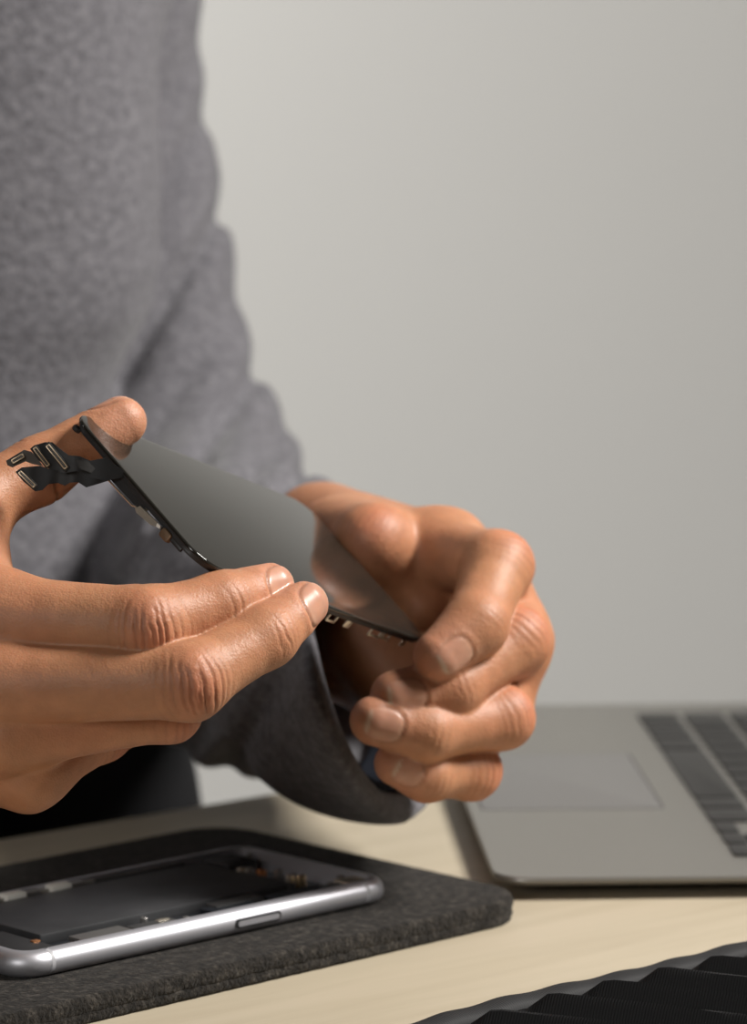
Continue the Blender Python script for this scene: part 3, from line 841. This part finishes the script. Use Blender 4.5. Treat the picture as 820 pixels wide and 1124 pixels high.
for x, y in ((-.0620, -.0270), (-.0620, .0265), (.0630, .0240), (.0620, -.0170), (.0440, -.0280)):
    bm = bmesh.new(); add_cyl(bm, (x, y, Z0), (x, y, .0060), .0012, 14, bev=.0002); obj_bm('screw', bm, M['steel'], phone)

# felt pad
f1 = on_plane(590, 992, FELT_T*.6); fL = on_plane(100, 1117, 0); f2 = on_plane(238, 907, FELT_T)
nd = unit((f1-on_plane(130, 1086, FELT_T))*np.array([1, 1, 0]))
fang = math.atan2(nd[1], nd[0]); fn_ = np.array([-nd[1], nd[0], 0])
print('felt angle', math.degrees(fang), 'width', (f2-f1) @ fn_, 'along', (f2-f1) @ nd, 'phone right end', (pc+pd*PL/2-f1) @ nd)
FW = float((f2-f1) @ fn_)+.004; FLn = .26
fc = f1*np.array([1, 1, 0])-nd*FLn/2+fn_*FW/2
felt = empty('felt_pad', (fc[0], fc[1], 0), 'thick charcoal felt pad under the opened phone', 'pad', (0, 0, fang))
def felt_mesh(z0, z1, off, seed):
    b = bmesh.new(); loops = []
    n = 14; base = rrect(FLn-2*off, FW-2*off, .019, n)
    # densify
    dense = []
    for i in range(len(base)):
        a = np.array(base[i]); c = np.array(base[(i+1) % len(base)]); L = np.linalg.norm(c-a); k = max(1, int(L/.003))
        for t in range(k): dense.append(a+(c-a)*t/k)
    r = random.Random(seed); h = z1-z0
    for k in range(9):
        a = math.pi*k/8; ins = .0016*(1-math.sin(a)); z = z0+h*(1-math.cos(a))/2
        ring = []
        for q in dense:
            d = q/np.linalg.norm(q); w = 1-ins/np.linalg.norm(q)
            j = .00018*math.sin(q[0]*700+q[1]*900+k)+r.uniform(-.00014, .00014)
            qq = q*w+d*j; ring.append((qq[0], qq[1], max(z, 0)))
        loops.append(ring)
    add_loft(b, loops); return b
bm = felt_mesh(0, FELT_T*.5, .0002, 1); obj_bm('felt_layer', bm, M['felt'], felt)
bm = felt_mesh(FELT_T*.34, FELT_T, 0, 2); obj_bm('felt_layer', bm, M['felt'], felt)
# ------------------------------------------------------------------ laptop
LW, LDp, LT = .325, .227, .0105      # side to side, front to hinge, base thickness
LTZ = .0078                          # deck height over the table
a_ = on_plane(553, 966, LTZ); b_ = on_plane(820, 966, LTZ)
lap_ang = math.radians(3.0)
# local x: from the front lip towards the hinge (to the right); local y: away from the camera
cx_, sx_ = math.cos(lap_ang), math.sin(lap_ang)
front = on_plane(543, 964, LTZ)
laptop = empty('laptop', (front[0], front[1], 0), 'open silver laptop at the right edge, its keyboard side-on to the camera', 'laptop', (0, 0, lap_ang))
# base shell with tapering front lip
bm = bmesh.new()
loops = []
def lring(off, z, r=.0125):
    return [(x+LDp/2, y+LW/2, z) for x, y in rrect(LDp-2*off, LW-2*off, max(r-off, .001), 10)]
base_prof = [(.030, .0016), (.012, .0026), (.004, .0042), (.0008, .0054), (0, .0064), (.0001, .0073), (.0005, LTZ)]
b = bmesh.new(); loops = [lring(o_, z) for o_, z in base_prof]
add_loft(b, loops); merge(bm, b)
base = obj_bm('base', bm, M['alu'], laptop)
for x in (.03, LDp-.03):
    for y in (.04, LW-.04):
        bm = bmesh.new(); add_cyl(bm, (x, y, 0), (x, y, .0022), .007, 20, bev=.0004); obj_bm('rubber_foot', bm, M['rubber'], laptop)
# trackpad
bm = bmesh.new(); add_slab(bm, .0655, .1045, .002, LTZ-.0002, LTZ+.00012, .0001, 6, .0050+.033, LW/2)
tp = obj_bm('trackpad', bm, M['alu_dark'], laptop)
bm = bmesh.new()
for s in (rrect(.0667, .1057, .0025, 6, .0050+.033, LW/2),):
    b = bmesh.new(); inner = rrect(.0655, .1045, .002, 6, .0050+.033, LW/2)
    add_loft(b, [[(x, y, LTZ-.0001) for x, y in s], [(x, y, LTZ+.00004) for x, y in s], [(x, y, LTZ+.00004) for x, y in inner], [(x, y, LTZ-.0001) for x, y in inner]], closed=True); merge(bm, b)
obj_bm('seam', bm, M['rubber'], tp)
# keyboard: local x grows from the space row to the function row, local y runs right-hand end (near) to left-hand end (far)
KX0 = .0845; KW = .2720; KY0 = (LW-KW)/2; U = KW/14.5; RP = .0190
key_me = {}
def key(x0, x1, y0, y1):
    k = (round(x1-x0, 5), round(y1-y0, 5))
    if k not in key_me:
        bm = bmesh.new(); add_slab(bm, k[0], k[1], .0018, 0, .0013, .0003, 4)
        o_ = obj_bm('key', bm, M['key'], laptop); key_me[k] = o_.data
    else:
        o_ = bpy.data.objects.new('key', key_me[k]); link(o_, laptop)
    o_.location = ((x0+x1)/2, (y0+y1)/2, LTZ-.0003)
G = .0030
bm = bmesh.new(); add_slab(bm, RP*5.62, KW+.002, .003, LTZ-.0002, LTZ+.00008, .00004, 6, KX0+RP*5.62/2-.0012, LW/2)
obj_bm('keyboard_deck', bm, M['alu'], laptop)
rows = [
    [('a', 1), ('ud', 1), ('a', 1), 1.25, 1, 5, 1.25, 1, 1, 1],
    [2.5, 1, 1, 1, 1, 1, 1, 1, 1, 1, 1, 2.0],
    [2.0, 1, 1, 1, 1, 1, 1, 1, 1, 1, 1, 1, 1.5],
    [1.5, 1, 1, 1, 1, 1, 1, 1, 1, 1, 1, 1, 1, 1.0],
    [1.5, 1, 1, 1, 1, 1, 1, 1, 1, 1, 1, 1, 1, 1],
    [1.035]*14]
for r, row in enumerate(rows):
    y = KY0; tot = sum((w[1] if isinstance(w, tuple) else w) for w in row); sc = 14.5/tot
    x0 = KX0+r*RP; x1 = x0+RP-G
    if r == 5: x1 = x0+.0095
    for w in row:
        if isinstance(w, tuple):
            ww = w[1]*U*sc; xm = (x0+x1)/2
            if w[0] == 'a': key(x0, xm-.0004, y+G/2, y+ww-G/2)
            else:
                key(x0, xm-.0004, y+G/2, y+ww-G/2); key(xm+.0004, x1, y+G/2, y+ww-G/2)
        else:
            ww = w*U*sc; key(x0, x1, y+G/2, y+ww-G/2)
        y += ww
# ports on the near side
for x, w, h in ():
    bm = bmesh.new(); add_box(bm, (x, -.0002, .0085-h/2), (x+w, .0030, .0085+h/2), bevel=.0004); obj_bm('port', bm, M['rubber'], laptop)
# hinge and lid
bm = bmesh.new(); add_cyl(bm, (LDp-.006, .03, LTZ+.001), (LDp-.006, LW-.03, LTZ+.001), .0045, 20, bev=.0006); obj_bm('hinge', bm, M['rubber'], laptop)
lid_t = math.radians(70)
Ml = Matrix.Translation((LDp-.004, 0, LTZ+.003)) @ Matrix.Rotation(-lid_t, 4, 'Y')
b = bmesh.new(); add_slab(b, .215, LW, .0125, -.003, .0025, .0012, 10, .1075, LW/2); b.transform(Ml); lid = obj_bm('lid', b, M['alu'], laptop)
b = bmesh.new(); add_slab(b, .200, LW-.012, .006, .0024, .0030, .0002, 8, .1075, LW/2); b.transform(Ml); obj_bm('screen', b, M['lcd'], lid)
# ------------------------------------------------------------------ pleated black pouch at the front right
g0 = on_plane(470, 1122, .006); g1 = on_plane(820, 1034, .006)
gd = unit((g1-g0)*np.array([1, 1, 0])); gang = math.atan2(gd[1], gd[0])
gc = g0*np.array([1, 1, 0])
pouch = empty('pleated_pouch', (gc[0], gc[1], 0), 'black pleated nylon pouch lying at the front right corner', 'pouch', (0, 0, gang))
# local x along the far edge, local -y towards the viewer
def pouch_grid(x0, x1, y0, y1, nx, ny, zf, thick=.0015):
    b = bmesh.new()
    top = [[b.verts.new((x0+(x1-x0)*i/nx, y0+(y1-y0)*j/ny, 0)) for j in range(ny+1)] for i in range(nx+1)]
    for i in range(nx):
        for j in range(ny): b.faces.new((top[i][j], top[i+1][j], top[i+1][j+1], top[i][j+1]))
    for v in b.verts: 
        v.co.x += .40*(-v.co.y)-.0010*math.sin(v.co.y*45+v.co.x*20); dx, dz = zf(v.co.x, v.co.y); v.co.x += dx; v.co.z = dz
    geo = bmesh.ops.extrude_face_region(b, geom=b.faces[:])
    for v in [e for e in geo['geom'] if isinstance(e, bmesh.types.BMVert)]: v.co.z = .0004
    bmesh.ops.recalc_face_normals(b, faces=b.faces[:]); return b
PPER = .0240
def pz(x, y):
    t = (x-(-y)*.40+.0010*math.sin(y*45+x*20)); f = (t/PPER) % 1.0
    amp = max(0, min(1, (-y-.007)/.010)); amp = amp*amp*(3-2*amp)
    lip = math.exp(-((f-.12)/.07)**2)+math.exp(-((f-1.12)/.07)**2)
    fall = (1-f)/.88 if f > .12 else f/.12
    return (0, .0046+amp*(.0030*lip+.0052*fall-.0015)+.0006*math.sin(x*37))
b = pouch_grid(-.24, .160, -.20, -.002, 640, 60, pz); panel = obj_bm('pleated_panel', b, M['nylon'], pouch)
# binding tape rolled over the edge
b = bmesh.new(); loops = []
nseg = 260
for i in range(nseg+1):
    x = -.165+.33*i/nseg
    y = .0004*math.sin(x*70)+.0008*math.sin(x*31+1); z = .0050+.0003*math.sin(x*2*math.pi/PPER)+.0004*math.sin(x*43)
    ring = []
    for k in range(14):
        a = 2*math.pi*k/14; ring.append((x, y-.0035+.0052*math.cos(a), max(.0002, z+.0028*math.sin(a))))
    loops.append(ring)
add_loft(b, loops); obj_bm('binding_tape', b, M['band'], pouch)
# woven ribs in the cloth
for mm, sc in ((M['nylon'], 'Y'), (M['band'], 'X')):
    n, l, bb = NT(mm)
    tc = n.new('ShaderNodeTexCoord'); wv = n.new('ShaderNodeTexWave'); wv.wave_type = 'BANDS'; wv.bands_direction = sc
    wv.inputs['Scale'].default_value = 380; wv.inputs['Distortion'].default_value = .05
    l.new(tc.outputs['Object'], wv.inputs['Vector'])
    bp = n.new('ShaderNodeBump'); bp.inputs['Strength'].default_value = .35; bp.inputs['Distance'].default_value = .0003
    l.new(wv.outputs[0], bp.inputs['Height']); l.new(bp.outputs[0], bb.inputs['Normal'])

# ------------------------------------------------------------------ room shell
def struct(name, lo, hi, mat):
    bm = bmesh.new(); add_box(bm, lo, hi, bevel=0); o_ = obj_bm(name, bm, mat, smooth=False); o_['kind'] = 'structure'; return o_
RX0, RX1, RY0, RY1, RZ0, RZ1 = -3.0, 2.6, -2.6, 2.75, -.75, 1.95
struct('floor', (RX0-.1, RY0-.1, RZ0-.1), (RX1+.1, RY1+.1, RZ0), M['floor'])
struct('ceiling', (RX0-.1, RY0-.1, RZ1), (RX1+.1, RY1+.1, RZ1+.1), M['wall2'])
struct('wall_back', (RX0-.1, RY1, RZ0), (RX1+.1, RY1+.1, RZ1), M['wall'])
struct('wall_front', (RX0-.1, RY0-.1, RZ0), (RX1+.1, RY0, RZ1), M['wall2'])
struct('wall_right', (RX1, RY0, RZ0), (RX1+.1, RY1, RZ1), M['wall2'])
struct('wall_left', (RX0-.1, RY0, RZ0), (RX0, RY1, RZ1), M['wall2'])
bm = bmesh.new(); add_box(bm, (RX0, RY1-.015, RZ0), (RX1, RY1, RZ0+.08), bevel=.002); q_ = obj_bm('baseboard_back', bm, M['wall']); q_['kind'] = 'structure'

# ------------------------------------------------------------------ light
def area(name, loc, target, sx, sy, power, col=(1, 1, 1), spread=180):
    L = bpy.data.lights.new(name, 'AREA'); L.shape = 'RECTANGLE'; L.size = sx; L.size_y = sy; L.energy = power; L.color = col
    L.spread = math.radians(spread)
    o_ = bpy.data.objects.new(name, L); COL.objects.link(o_); o_.location = loc
    o_.rotation_euler = (Vector(target)-Vector(loc)).to_track_quat('-Z', 'Y').to_euler(); return o_
area('window_light', (1.08, 1.14, 1.16), (-.05, 1.2, 0.1), .45, .45, 19, (1, .965, .92), 120)
area('front_light', (-.75, -.30, .62), (-.05, 1.2, 0.1), .45, .45, 2.2, (1, .975, .94), 110)
area('wall_light', (-1.9, 1.7, 1.5), (-.45, 2.75, .55), .8, .8, 21, (1, .99, .97), 85)
w = bpy.data.worlds.new('world'); SC.world = w; w.use_nodes = True
w.node_tree.nodes['Background'].inputs[0].default_value = (.8, .85, .9, 1); w.node_tree.nodes['Background'].inputs[1].default_value = .3

# ------------------------------------------------------------------ camera
cam = bpy.data.cameras.new('camera'); co = bpy.data.objects.new('camera', cam); COL.objects.link(co)
co.location = V3(ORG); co.rotation_euler = (math.pi/2-PITCH, 0, 0)
cam.sensor_fit = 'VERTICAL'; cam.sensor_height = 24; cam.lens = F_PX/1124*24
cam.clip_start = .05
cam.dof.use_dof = True; cam.dof.focus_distance = 1.05; cam.dof.aperture_fstop = 8.0
SC.camera = co
vs = SC.view_settings
vs.view_transform = 'Standard'; vs.look = 'None'; vs.gamma = 1; vs.use_curve_mapping = False; vs.exposure = 0.0
